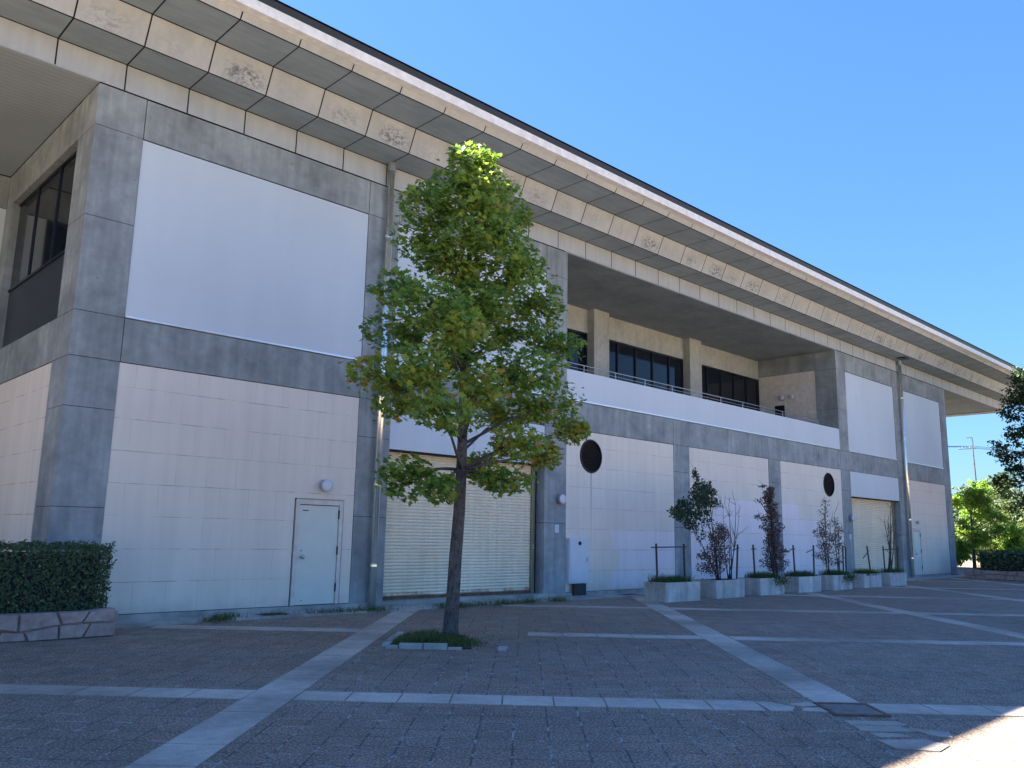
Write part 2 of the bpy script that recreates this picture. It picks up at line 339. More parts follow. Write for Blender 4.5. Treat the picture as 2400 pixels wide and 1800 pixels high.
# dark joint backing and core
core = MB().box(.1, 43.75, .46, 24, 0, 5.3).box(.3, 13.1, 1.0, 24, 5.3, 9.9).box(13.1, 30.9, 3.9, 24, 5.3, 9.9).box(30.9, 43.75, 1.0, 24, 5.3, 9.9)
core.build('light_block', M_dark, B)  # solid filling added to stop light leaking through the building
jb = MB()
for k in range(7):
    if k in (1, 5): jb.box(COL[k] + CW, COL[k + 1], .04, .45, 3.55, 9.92 if k == 1 else 9.9)
    elif k in (2, 3, 4): jb.box(COL[k] + CW, COL[k + 1], .06, .45, .1, 5.5)
    else: jb.box(COL[k] + CW, COL[k + 1], .06, .45, .1, 9.92)
jb.build('joint_backing', M_dark, B)
# upper white panels
for k in (0, 1, 5, 6):
    x0, x1 = COL[k] + CW, COL[k + 1]
    o = MB().box(x0 + .012, x1 - .012, .02, .1, 5.575, 9.095).build('white_panel', M_white, B)
    MB().box(x0 + .012, (x0 + x1) / 2 - 1.3, -.02, .06, 5.53, 5.57).box((x0 + x1) / 2 - 1.296, x1 - .012, -.02, .06, 5.53, 5.57).build('sill_flashing', M_flash, o)
# lower tile walls
def holed(mb, x0, x1, z0, z1, cx, cz, r, y):
    n = 48; h = r + .08
    pts = lambda q: (cx + r * math.cos(q), y, cz + r * math.sin(q))
    def sq(q):
        c, s_ = math.cos(q), math.sin(q); f = h / max(abs(c), abs(s_)); return (cx + f * c, y, cz + f * s_)
    for j in range(n):
        a, b = 2 * PI * (j + .0) / n, 2 * PI * (j + 1) / n; mb.quad(pts(a), sq(a), sq(b), pts(b))
        p, q = pts(a), pts(b); mb.quad(p, q, (q[0], y + .12, q[2]), (p[0], y + .12, p[2]))
    for X0, X1, Z0, Z1 in ((x0, cx - h, z0, z1), (cx + h, x1, z0, z1), (cx - h, cx + h, z0, cz - h), (cx - h, cx + h, cz + h, z1)):
        mb.quad((X0, y, Z0), (X1, y, Z0), (X1, y, Z1), (X0, y, Z1))
YT = .018
def vent(cx, cz, r, label):
    v = MB()
    n = 40; i = len(v.v)
    for rr, yy in ((r - .015, .03), (r - .015, .0), (r - .05, .0), (r - .05, .06)):
        for j in range(n): v.v.append((cx + rr * math.cos(2 * PI * j / n), yy, cz + rr * math.sin(2 * PI * j / n)))
    for q in range(3):
        for j in range(n): a = i + q * n + j; b = i + q * n + (j + 1) % n; v.f.append((a, b, b + n, a + n))
    o = v.build('round_vent', M_black, B); o['label'] = label
    l = MB(); z = cz - r + .07
    while z < cz + r - .05:
        w_ = math.sqrt(max(0, (r - .05) ** 2 - (z - cz) ** 2)); l.quad((cx - w_, .015, z), (cx + w_, .015, z), (cx + w_, .075, z + .04), (cx - w_, .075, z + .04)); z += .05
    l.build('louvre', M_black, o)
for k in (0, 2, 3, 4, 6):
    x0, x1 = COL[k] + CW + .008, COL[k + 1] - .008
    mb = MB()
    if k in (2, 4): 
        cx = 14.29 if k == 2 else 29.52
        holed(mb, x0, x1, ZB, 4.672, cx, 3.97, .5, YT)
        mb.build('tile_wall', M_tile, B); vent(cx, 3.97, .5, 'round black louvred vent with a stain below it' if k == 2 else 'round black louvred vent near the far shutter')
    elif k == 0:
        mb.box(x0, 4.69, YT, .1, ZB, 4.672).box(4.69, 5.91, YT, .1, 2.345, 4.672).box(5.91, x1, YT, .1, ZB, 4.672); mb.build('tile_wall', M_tile, B)
    elif k == 6:
        mb.box(x0, 38.2, YT, .1, ZB, 4.672).box(38.2, 39.22, YT, .1, 2.3, 4.672).box(39.22, x1, YT, .1, ZB, 4.672); mb.build('tile_wall', M_tile, B)
    else: mb.box(x0, x1, YT, .1, ZB, 4.672).build('tile_wall', M_tile, B)
# newer, paler tiles
pt = MB(); y_ = YT - .003
for x0, x1, z0, z1 in ((15.26, 18.40, 1.30, 1.86), (15.56, 18.40, .70, 1.26), (15.26, 18.40, .16, .66), (19.33, 24.55, .16, 1.86), (19.33, 20.88, 1.88, 2.45), (20.9, 24.55, 1.88, 3.03), (25.47, 28.5, .16, 2.45), (25.47, 26.8, 2.47, 3.05)):
    pt.box(x0, x1, y_, YT + .02, z0, z1)
pt.build('repaired_tile', M_tile2, B)
MB().box(.02, 43.83, -.06, .05, 0, ZB - .012).build('plinth', M_apron, B)

# doors
def door(x0, x1, ztop, label, full=True):
    d = MB().box(x0, x1, .035, .08, ZB + .005, ztop).build('door', M_door, B); d['label'] = label
    f = MB(); e = .04
    f.box(x0 - .1, x0 - .012, .01, .09, ZB, ztop + .12).box(x1 + .012, x1 + .1, .01, .09, ZB, ztop + .12).box(x0 - .012, x1 + .012, .01, .09, ztop + .018, ztop + .12); f.build('door_frame', M_doorf, d)
    h = MB(); hx = x0 + .10
    h.tube([(hx, .034, 1.12), (hx, -.004, 1.12), (hx, -.02, 1.12), (hx, -.045, 1.12), (hx, -.055, 1.12)], [.02, .024, .044, .044, .026], 14)
    h.build('handle', M_galv, d, True); MB().tube([(hx - .005, .034, 1.25), (hx - .005, .015, 1.25)], .022, 12).build('lock', M_galv, d)
    for hz in (.38, 1.16, 1.93): MB().tube([(x1 + .006, .02, hz), (x1 + .006, .02, hz + .18)], .017, 8).build('hinge', M_black, d)
    if full: MB().box(x0 + .07, x0 + .21, .03, .036, ztop - .12, ztop - .1).build('name_plate', M_black, d); MB().tube([(x0 + .16, .034, .22), (x0 + .16, .012, .22)], .015, 8).build('door_stop', M_galv, d)
    MB().box(x0 - .1, x1 + .1, -.045 if not full else -.0, .009, ztop + .125, ztop + (.15 if not full else .135)).build('drip_rail', M_doorf, d)
door(4.83, 5.79, 2.2, 'pale green steel door in the nearest bay')
door(38.32, 39.12, 2.2, 'pale green steel door beside the far downpipe', False)

# roller shutters
def shutter(x0, x1, label, yS=.33):
    ztop = 4.2
    mb = MB(); z = ZB + .06; p = .078; r = .018
    prof = []
    while z < ztop: 
        for q in range(6): prof.append((yS - r * math.sin(PI * q / 5) ** .8, z + p * .82 * q / 5))
        prof.append((yS + .008, z + p * .91)); z += p
    for (ya, za), (yb, zb) in zip(prof[:-1], prof[1:]): mb.quad((x0 + .1, ya, za), (x1 - .22, ya, za), (x1 - .22, yb, zb), (x0 + .1, yb, zb))
    o = mb.build('roller_shutter', M_shut, B); o['label'] = label
    MB().box(x0 + .1, x1 - .22, yS - .03, yS + .03, ZB - .01, ZB + .055).build('bottom_rail', M_rust, o)
    MB().box(x1 - .215, x1 - .1, yS - .07, yS + .05, ZB, 4.2).build('guide_rail', M_guide, o)
    MB().box(x1 - .18, x1 - .14, yS - .08, yS - .07, 1.3, 1.42).build('switch_plate', M_galv, o)
    MB().box(x0 + .02, x0 + .1, yS - .07, yS + .05, ZB, 4.2).build('guide_rail', M_guide, o)
    MB().box(x0, x1, yS + .06, yS + .1, 0, 4.2).box(x1 - .1, x1, yS - .02, yS + .06, 0, 4.2).box(x0, x1, .05, yS + .1, 4.15, 4.25).build('shutter_housing', M_dark, o)
    for a, b in ((x0 + .01, (x0 + x1) / 2 - .004), ((x0 + x1) / 2 + .004, x1 - .01)): MB().box(a, b, .01, .07, 3.585, 4.67).build('lintel_panel', M_white, B)
    MB().box(x0, x1, -.05, .6, .0, ZB - .008).build('threshold', M_apron, B)
shutter(COL[1] + CW, COL[2], 'wide cream roller shutter behind the street tree')
shutter(COL[5] + CW, COL[6], 'cream roller shutter in the far bay')

# balcony
X0, X1, YB = COL[2] + CW, COL[5], 3.75
o = MB().box(X0 + .005, X1 - .005, .0, .16, 5.575, 6.43).build('parapet', M_white, B); o['label'] = 'long white balcony parapet'
MB().box(X0 + .005, X1 - .005, -.022, .05, 5.53, 5.57).build('sill_flashing', M_flash, o)
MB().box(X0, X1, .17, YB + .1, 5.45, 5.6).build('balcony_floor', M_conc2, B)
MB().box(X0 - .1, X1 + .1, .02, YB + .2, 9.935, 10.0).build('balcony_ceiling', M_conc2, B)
rl = MB(); rl.tube([(X0, .2, 6.69), (X1, .2, 6.69)], .016, 8).tube([(X0, .2, 6.57), (X1, .2, 6.57)], .009, 6)
o = rl.build('railing', M_galv, B, True); x = 14.17; ps = MB()
while x < X1: MB().tube([(x, .2, 6.4), (x, .2, 6.69)], .016, 8).build('railing_post', M_galv, o); x += 1.5
MB().box(X0, X1, YB, YB + .1, 9.05, 9.93).build('window_lintel', M_conc3, B)
for x in (COL[3], COL[4]): MB().box(x + .02, x + .88, YB - .32, YB + .1, 5.6, 9.93).build('pier', M_conc3, B)
def window(xa, xb, z0, z1, mull, y):
    f = MB(); f.box(xa, xb, y, y + .1, z1 - .06, z1).box(xa, xb, y, y + .1, z0, z0 + .06).box(xa, xa + .05, y, y + .1, z0 + .06, z1 - .06).box(xb - .05, xb, y, y + .1, z0 + .06, z1 - .06)
    o = f.build('window', M_frame, B)
    for q in mull: MB().box(q - .022, q + .022, y - .01, y + .09, z0 + .06, z1 - .06).build('mullion', M_frame, o)
    MB().box(xa + .05, xb - .05, y + .05, y + .07, z0 + .06, z1 - .06).build('pane', M_glass, o)
window(X0, COL[3] + .02, 5.6, 9.05, [14.1, 15.22, 16.34, 17.46], YB + .02)
window(COL[3] + .88, COL[4] + .02, 5.6, 9.05, [20.24, 21.36, 22.47, 23.59], YB + .02)
window(COL[4] + .88, X1, 5.6, 9.05, [26.38, 27.5, 28.57, 29.65], YB + .02)
# balcony end walls
for x, s_ in ((X1, 1), (X0, -1)):
    xx = sorted((x, x + .2 * s_)); mb = MB().box(xx[0], xx[1], .98, YB, 9.15, 9.93).build('beam', M_conc, B)
    yy = sorted((x + .02 * s_, x + .2 * s_)); MB().box(yy[0], yy[1], .98, YB, 5.6, 9.14).build('end_wall', M_doorf, B)
    if s_ > 0:
        o = MB().box(x + .008, x + .1, 2.48, 2.98, 5.62, 7.72).build('door', M_black, B); o['label'] = 'narrow dark balcony door'
        MB().box(x - .01, x + .007, 2.44, 2.48, 5.62, 7.76).box(x - .01, x + .007, 2.98, 3.02, 5.62, 7.76).box(x - .01, x + .007, 2.48, 2.98, 7.72, 7.76).build('door_frame', M_doorf, o)

# left side wall (x = 0), with the return wing behind it
segs_ = MB(); segs_.box(.004, .4, .975, 6.2, 4.686, 5.514); segs_.build('beam', M_conc, B)
MB().box(.004, .4, .975, 6.2, 9.14, 9.93).build('beam', M_conc, B)
MB().box(.018, .4, .975, 6.2, ZB, 4.672).build('tile_wall', M_tile, B)
MB().box(.002, .4, 5.65, 6.25, 5.53, 9.13).build('pier', M_conc, B)
f = MB().box(.14, .22, .975, 5.645, 5.53, 5.58).box(.14, .22, .975, 5.645, 9.08, 9.13).box(.13, .22, .975, 5.645, 6.97, 7.03).build('window', M_frame, B)
MB().box(.17, .2, .975, 5.645, 7.03, 9.08).build('pane', M_glass, f); MB().box(.165, .2, .975, 5.645, 5.58, 6.97).build('opaque_lower_pane', M_dullpane, f)  # lower pane made opaque and dull to keep out sky reflections
for q in (2.5, 4.1): MB().box(.14, .21, q, q + .04, 7.03, 9.08).build('mullion', M_frame, f)
MB().box(-10, 0, 6.2, 6.6, 4.68, 5.52).build('beam', M_conc, B); MB().box(-10, 0, 6.2, 6.6, 9.14, 9.93).build('beam', M_conc, B)
MB().box(-10, 0, 6.22, 6.6, ZB, 4.67).build('tile_wall', M_tile, B); MB().box(-.55, 0, 6.23, 6.6, 5.53, 9.13).build('white_panel', M_white, B)
f2 = MB().box(-10, -.56, 6.3, 6.4, 5.53, 5.6).box(-10, -.56, 6.3, 6.4, 9.06, 9.13).box(-5.3, -5.2, 6.3, 6.4, 5.6, 9.06).build('window', M_frame, B); MB().box(-10, -.56, 6.34, 6.37, 5.6, 9.06).build('pane', M_glass, f2)  # unseen glazing, chosen dark to dim what the corner window reflects
MB().box(-10, .3, 6.65, 24, 0, 9.9).build('light_block', M_dark, B)  # unseen filling behind the return wing, added against light leaks
# right side wall
MB().box(43.5, 43.85, .975, 24, ZB, 9.93).build('side_wall', M_conc, B)

# ---- roof
R_ = MB(); XL, XR, YK, ZE = -10.65, 54.6, 24.0, 11.56
def ring(d, z): return [(XL - d, -d, z), (XR + d, -d, z), (XR + d, YK + d, z), (XL - d, YK + d, z)]
rr = ring(2.5, ZE); hh = 14.0 * math.tan(math.radians(17)); r0, r1 = (XL + 11.5, 12, ZE + hh), (XR - 11.5, 12, ZE + hh)
R_.quad(rr[0], rr[1], r1, r0).quad(rr[1], rr[2], r1).quad(rr[2], rr[3], r0, r1).quad(rr[3], rr[0], r0)
e = ring(2.41, 11.392); f_ = ring(2.45, ZE - .012)
for i in range(4): j = (i + 1) % 4; R_.quad(e[i], e[j], f_[j], f_[i])
e2 = ring(2.2, 11.392)
for i in range(4): j = (i + 1) % 4; R_.quad(e2[i], e2[j], e[j], e[i])
roof = R_.build('roof', M_roof, B)
# dark backing of the stepped eave
PR = [(.0, 9.95), (.0, 10.5), (.87, 10.5), (1.12, 11.06), (2.13, 11.06), (2.26, 11.26), (2.3, 11.3)]
bk = MB()
ins = [(-.03, 9.97), (-.03, 10.53), (.84, 10.53), (1.09, 11.09), (2.10, 11.09), (2.23, 11.29), (2.23, 11.36)]
for (d0, z0), (d1, z1) in zip(ins[:-1], ins[1:]):
    a, b = ring(d0, z0), ring(d1, z1)
    for i in range(4): j = (i + 1) % 4; bk.quad(a[i], a[j], b[j], b[i])
bk.build('eave_backing', M_dark, roof)
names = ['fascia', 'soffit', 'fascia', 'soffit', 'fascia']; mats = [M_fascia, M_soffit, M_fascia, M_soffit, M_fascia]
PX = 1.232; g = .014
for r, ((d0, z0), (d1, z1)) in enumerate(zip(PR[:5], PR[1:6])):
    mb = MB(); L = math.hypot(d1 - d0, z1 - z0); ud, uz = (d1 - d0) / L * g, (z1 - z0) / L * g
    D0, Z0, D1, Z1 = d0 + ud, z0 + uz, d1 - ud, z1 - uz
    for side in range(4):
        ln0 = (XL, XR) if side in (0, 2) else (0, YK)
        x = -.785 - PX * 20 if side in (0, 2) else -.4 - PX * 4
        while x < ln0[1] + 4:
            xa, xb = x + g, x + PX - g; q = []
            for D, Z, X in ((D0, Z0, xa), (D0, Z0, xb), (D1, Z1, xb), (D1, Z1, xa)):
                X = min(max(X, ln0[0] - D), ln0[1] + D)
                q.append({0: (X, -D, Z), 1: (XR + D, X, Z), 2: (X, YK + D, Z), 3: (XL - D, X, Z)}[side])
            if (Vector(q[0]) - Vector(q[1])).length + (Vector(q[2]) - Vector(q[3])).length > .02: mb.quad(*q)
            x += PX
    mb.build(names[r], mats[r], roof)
# gutter (channel section) with joints
for side in range(2):
    gm = MB(); x = 3.57 - 3.05 * 6
    pts = [(2.2, 11.2), (2.44, 11.19), (2.455, 11.385), (2.43, 11.39), (2.42, 11.215), (2.2, 11.225)]
    lo, hi = (XL - 2.4, XR + 2.4) if side == 0 else (-2.4, YK + 2)
    while x < hi:
        a, b = max(x + .004, lo), min(x + 3.046, hi)
        if b > a:
            for (d0, z0), (d1, z1) in zip(pts, pts[1:] + pts[:1]):
                if side == 0: gm.quad((a, -d0, z0), (b, -d0, z0), (b, -d1, z1), (a, -d1, z1))
                else: gm.quad((XR + d0, a, z0), (XR + d0, b, z0), (XR + d1, b, z1), (XR + d1, a, z1))
        x += 3.05
    gm.build('gutter', M_gutter, roof)
# overhang ceilings
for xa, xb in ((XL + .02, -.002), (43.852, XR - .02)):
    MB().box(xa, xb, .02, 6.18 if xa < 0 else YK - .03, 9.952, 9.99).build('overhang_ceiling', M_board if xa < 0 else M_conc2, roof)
MB().box(XR - .9, XR - .02, .03, YK - .05, 9.90, 9.95).build('lit_edge_band', M_fascia, roof)  # pale strip stands in for sunlight bounced onto the soffit's far end
MB().box(36.6, 37.2, -.75, -.35, 10.46, 10.496).build('eave_grille', M_black, roof)

# downpipes
def pipe(x, label):
    y = -.14
    o = MB().tube([(x, y, .06), (x, y, 10.5)], .082, 18).build('downpipe', M_ss, B, True); o['label'] = label
    for z in (.9, 2.7, 4.4, 6.6, 8.6): MB().tube([(x, y, z), (x, y, z + .05)], .092, 18).box(x - .015, x + .015, y + .08, .01, z, z + .04).build('pipe_bracket', M_ss, o)
    MB().tube([(x, y, 10.3), (x, y, 10.5)], .11, 16).build('pipe_collar', M_galv, o)
pipe(6.66, 'stainless downpipe left of the street tree'); pipe(37.47, 'stainless downpipe beside the far shutter')

# wall lamps
def wall_lamp(p, d, r=.135, lab=None):
    p = Vector(p); d = Vector(d)
    o = MB().tube([p, p + d * .05], r * .85, 20).tube([p + d * .05, p + d * .13], r, 24).build('wall_lamp', M_galv, B)
    MB().tube([p + d * .131, p + d * .15, p + d * .165, p + d * .172], [r * .99, r * .99, r * .9, r * .4], 24).build('lamp_lens', M_lamp, o, True)
    if lab: o['label'] = lab
wall_lamp((5.37, YT, 2.63), (0, -1, 0), lab='round white lamp above the near door')
wall_lamp((12.9, 0, 2.66), (0, -1, 0), lab='round white lamp on the column right of the near shutter')
wall_lamp((31.32, 0, 2.63), (0, -1, 0), lab='round white lamp on the column left of the far shutter')
wall_lamp((38.7, YT, 2.63), (0, -1, 0), .08, 'small lamp above the far door')
wall_lamp((30.715, 2.55, 8.05), (-1, 0, 0), .12); wall_lamp((30.715, 2.06, 8.05), (-1, 0, 0), .12)
for x in (12.79, 31.2):
    o = MB().box(x - .08, x + .08, -.035, 0, 1.74, 1.96).build('switch_box', M_box, B, bevel=.004)
    bt = MB()
    for qx in (-.035, .035):
        for qz in (-.05, .0, .05): bt.tube([(x + qx, -.036, 1.85 + qz), (x + qx, -.042, 1.85 + qz)], .014, 10)
    bt.build('button', M_lamp, o)

# cabinet on plinth
t = thing('electrical_cabinet', 'pale blue steel cabinet on a dark plinth against the wall', 'cabinet', (13.66, -.12, 0))
MB().box(13.22, 14.04, -.12, .0, .36, 1.6).build('cabinet_body', M_box, t, bevel=.008)
d_ = MB().box(13.26, 13.99, -.132, -.122, .42, 1.55).build('cabinet_door', M_box, t)
MB().tube([(13.63, -.133, 1.46), (13.63, -.155, 1.46)], .055, 20).build('meter_window', M_black, d_)
MB().box(13.93, 13.96, -.15, -.133, .95, 1.07).build('cabinet_handle', M_galv, d_)
pp = MB()
for x, z in ((13.35, 1.42), (13.45, 1.39), (13.77, 1.47), (13.5, .5)): pp.tube([(x, -.133, z), (x, -.138, z)], .012, 8)
pp.build('screw', M_galv, d_)
MB().box(13.4, 13.88, -.16, -.07, .0, .355).build('plinth', M_plinth, t)

# ---------------------------------------------------------------- foliage helpers
def leaf(mb, p, n, up, s, shape, tint):
    n = n.normalized(); u = up - n * up.dot(n)
    if u.length < 1e-4: u = n.orthogonal()
    u.normalize(); v = n.cross(u)
    i = len(mb.v)
    if shape == 'lobed':
        P = [(0, 0), (.42, .12), (.30, .36), (.52, .62), (.16, .62), (.0, .95)]
        for x, y in P: mb.v.append(tuple(p + (v * x + u * y + n * abs(x) * .35) * s))
        for x, y in P[1:-1]: mb.v.append(tuple(p + (-v * x + u * y + n * abs(x) * .35) * s))
        mb.f.append((i, i + 1, i + 2, i + 3, i + 4, i + 5)); mb.f.append((i, i + 5, i + 9, i + 8, i + 7, i + 6)); mb.t += [tint, min(1, tint + .03)]
    else:
        w_ = .3 if shape == 'oval' else .1
        for x, y in ((0, 0), (w_, .45), (0, 1), (-w_, .45)): mb.v.append(tuple(p + (v * x + u * y + n * abs(x) * .4) * s))
        mb.f.append((i, i + 1, i + 2)); mb.f.append((i, i + 2, i + 3)); mb.t += [tint, tint]
def rv(): 
    while 1:
        v = Vector((random.uniform(-1, 1), random.uniform(-1, 1), random.uniform(-1, 1)))
        if .05 < v.length < 1: return v
def bez(a, b, sag=.0, n=6, wob=.05):
    a, b = Vector(a), Vector(b); c = (a + b) / 2 + Vector((0, 0, sag)) + rv() * wob * (b - a).length
    return [a * (1 - t) ** 2 + c * 2 * t * (1 - t) + b * t * t for t in [k / n for k in range(n + 1)]]

# ---------------------------------------------------------------- street tree
CL = [(4.48, -5.65, 8.03, 0.42, 0.21), (4.49, -5.56, 7.67, 0.6, 0.29), (3.77, -5.43, 7.11, 0.5, 0.3), (5.13, -5.43, 7.52, 0.56, 0.36), (4.3, -6.0, 7.2, 0.5, 0.38), (4.14, -4.79, 6.76, 0.52, 0.37), (4.39, -6.04, 6.47, 0.67, 0.39), (6.32, -5.06, 7.7, 0.15, 0.24), (4.21, -5.3, 6.28, 0.48, 0.27), (5.2, -6.0, 6.07, 0.44, 0.34), (6.3, -5.2, 6.75, 0.3, 0.3), (3.37, -5.1, 5.6, 0.37, 0.25), (3.2, -6.2, 5.11, 0.57, 0.29), (5.65, -4.8, 5.89, 0.69, 0.36), (6.1, -5.8, 5.75, 0.38, 0.44), (3.79, -4.5, 5.07, 0.5, 0.29), (3.42, -6.5, 4.74, 0.49, 0.25), (6.51, -4.6, 5.51, 0.68, 0.34), (7.26, -5.2, 5.31, 0.41, 0.22), (2.9, -5.3, 4.1, 0.4, 0.23), (2.91, -6.4, 4.07, 0.45, 0.27), (3.97, -6.6, 3.92, 0.35, 0.26), (5.36, -6.1, 4.37, 0.59, 0.35), (3.83, -4.6, 3.85, 0.36, 0.27), (3.17, -6.6, 3.46, 0.42, 0.24), (6.4, -4.5, 3.96, 0.55, 0.35), (6.42, -5.7, 4.02, 0.52, 0.37), (7.38, -5.4, 3.63, 0.3, 0.21), (4.98, -6.4, 3.13, 0.43, 0.22), (7.11, -5.0, 3.15, 0.28, 0.21), (3.49, -5.4, 2.52, 0.38, 0.31), (3.71, -6.0, 2.33, 0.26, 0.19), (5.49, -4.9, 2.82, 0.3, 0.25), (4.98, -6.1, 2.51, 0.39, 0.17), (4.55, -5.9, 5.45, .5, .3), (4.4, -5.2, 4.55, .5, .25), (4.9, -5.2, 5.0, .45, .3), (4.3, -5.6, 5.9, .4, .25), (4.9, -5.9, 6.75, .35, .3)]
T = thing('street_tree', 'slender broadleaf tree with lobed leaves growing in a grassy pit before the wide shutter', 'tree', (4.55, -5.35, 0))
tp = [(4.55, -5.35, -.05), (4.56, -5.35, .15), (4.59, -5.35, .64), (4.62, -5.35, 1.32), (4.67, -5.35, 2.01), (4.68, -5.36, 2.72), (4.67, -5.38, 3.4), (4.65, -5.4, 4.16), (4.63, -5.42, 5.28), (4.62, -5.47, 6.3), (4.62, -5.5, 7.22), (4.55, -5.6, 7.9)]
tr_ = [.16, .128, .11, .104, .098, .09, .08, .08, .06, .042, .025, .01]
MB().tube(tp, tr_, 16).build('trunk', M_bark, T, True)
def trunk_at(z):
    for a, b in zip(tp[:-1], tp[1:]):
        if a[2] <= z <= b[2]: t = (z - a[2]) / (b[2] - a[2]); return Vector(a).lerp(Vector(b), t)
    return Vector(tp[-1])
br_ = MB(); lv = MB()
for c in CL:
    C_ = Vector(c[:3]); base = trunk_at(max(2.7, min(7.6, C_.z - .25 - .35 * math.hypot(C_.x - 4.6, C_.y + 5.4))))
    path = bez(base, C_, .1); br_.tube(path, [.034 * (1 - .7 * k / 6) * (1.2 - base.z / 9) for k in range(7)], 6)
    twigs = []
    for _ in range(9):
        e_ = C_ + Vector((rv().x * c[3], rv().y * c[3], rv().z * c[4])); a = path[random.randint(3, 6)]; tw = bez(a, e_, 0, 4, .15); br_.tube(tw, [.009, .007, .006, .004, .003], 4, False); twigs.append(tw)
    n = int(400 * (c[3] * c[3] * c[4] / .05) ** .5) + 90
    low = max(0, 1 - abs(C_.z - 3.6) / 1.6)
    yb = random.uniform(-.12, .18) + .16 * low
    for _ in range(n):
        if random.random() < .45:
            tw = random.choice(twigs); p = random.choice(tw[1:]) + rv() * .13
        else:
            v = rv(); v = v.normalized() * (v.length ** .5) * (1.3 if random.random() < .08 else 1); p = C_ + Vector((v.x * c[3] * 1.12, v.y * c[3] * 1.12, v.z * c[4] * 1.2))
        nn = rv() + Vector((0, -.3, .9)) ; tt = min(1, max(0, random.gauss(.40, .22) + yb))
        leaf(lv, p, nn, rv() + Vector((0, 0, -.7)), random.choice((.075, .095, .115, .135)) * random.uniform(.85, 1.15), 'lobed', tt)
br_.build('branch', M_bark, T, True); lv.build('crown', L_tulip, T)

# grass blades
def blades(mb, area, n, h0, h1, tint=(.2, .8), lean=.4):
    for _ in range(n):
        x, y, z, k = area()
        h = random.uniform(h0, h1) * k; a = random.uniform(0, 2 * PI); d = Vector((math.cos(a), math.sin(a), 0)); w_ = Vector((-d.y, d.x, 0)) * random.uniform(.003, .007)
        p = Vector((x, y, z)); m1 = p + d * h * lean * .3 + Vector((0, 0, h * .6)); e_ = p + d * h * lean * random.uniform(.5, 1.6) + Vector((0, 0, h * random.uniform(.75, 1)))
        i = len(mb.v); mb.v += [tuple(p - w_), tuple(p + w_), tuple(m1 + w_ * .8), tuple(m1 - w_ * .8), tuple(e_)]
        mb.f += [(i, i + 1, i + 2, i + 3), (i + 3, i + 2, i + 4)]; t = random.uniform(*tint); mb.t += [t, t]
# tree pit
K = thing('tree_pit_kerb', 'broken low stone kerb round the grassy tree pit', 'kerb', (*ab(9.9, -1.1), 0))
kb = MB()
def kseg(a0, a1, b0, b1, z=.07): kb.prism([ab(a0, b0), ab(a1, b0 + random.uniform(-.02, .02)), ab(a1, b1), ab(a0, b1)], 0, z)
for a0, a1, z in ((8.75, 9.0, .04), (9.02, 9.5, .075), (9.52, 10.0, .08), (10.02, 10.3, .03)): kseg(a0, a1, -2.66, -2.5, z)
for b0, b1, z in ((-2.4, -1.9, .04), (-1.85, -1.0, .05), (-.95, -.1, .04)): kb.prism([ab(8.62, b0), ab(8.78, b0), ab(8.78, b1), ab(8.62, b1)], 0, z)
for b0, b1, z in ((-2.64, -2.2, .03),): kb.prism([ab(11.05, b0), ab(11.22, b0 + .03), ab(11.25, b1), ab(11.05, b1)], 0, z)
kb.build('kerb_stone', M_apron, K)
MB().prism([ab(8.8, -2.5), ab(10.5, -2.5), ab(10.35, -.9), ab(10.2, -.2), ab(8.8, -.12)], .001, .015).build('pit_soil', M_soil, K)
gb = MB()
def pit():
    while 1:
        a = random.gauss(9.55, .5); b = random.gauss(-1.75, .5)
        if 8.8 < a < 11 and -2.48 < b < -.2: x, y = ab(a, b); return x, y, .01, max(.35, 1.2 - abs(a - 9.5) * .7)
blades(gb, pit, 3800, .05, .17, (.2, .9), .7)
tag(gb.build('grass', L_grass), 'dark green grass tufts in the tree pit', 'grass', kind='stuff')
wd = MB()
spots = [(random.uniform(2.2, 4.6), random.uniform(-1.1, -.6), .12) for _ in range(5)] + [(5.0, -.75, .3), (5.4, -.85, .35), (5.9, -.8, .3), (6.4, -.9, .25), (8.2, -1.05, .35), (8.8, -1.0, .35), (9.4, -1.1, .3), (10.0, -1.0, .2), (10.8, -1.0, .2)] + [(random.uniform(5.5, 12), random.uniform(-1.15, -.95), .2) for _ in range(8)]
def weed():
    s_ = random.choice(spots); return random.gauss(s_[0], s_[2]), min(-.07, random.gauss(s_[1], .12)), .02, 1
blades(wd, weed, 2600, .03, .16, (.35, 1), .9)
tag(wd.build('weeds', L_grass), 'low straggly weeds along the foot of the wall', 'weeds', kind='stuff')
ln = MB()
def jointw():
    k = random.choice(((15.5, -7.1, .3, .12), (16.5, -8.9, .15, .25), (16.3, -9.6, .25, .2))); x, y = ab(random.gauss(k[0], k[2]), random.gauss(k[1], k[3])); return x, y, 0, 1

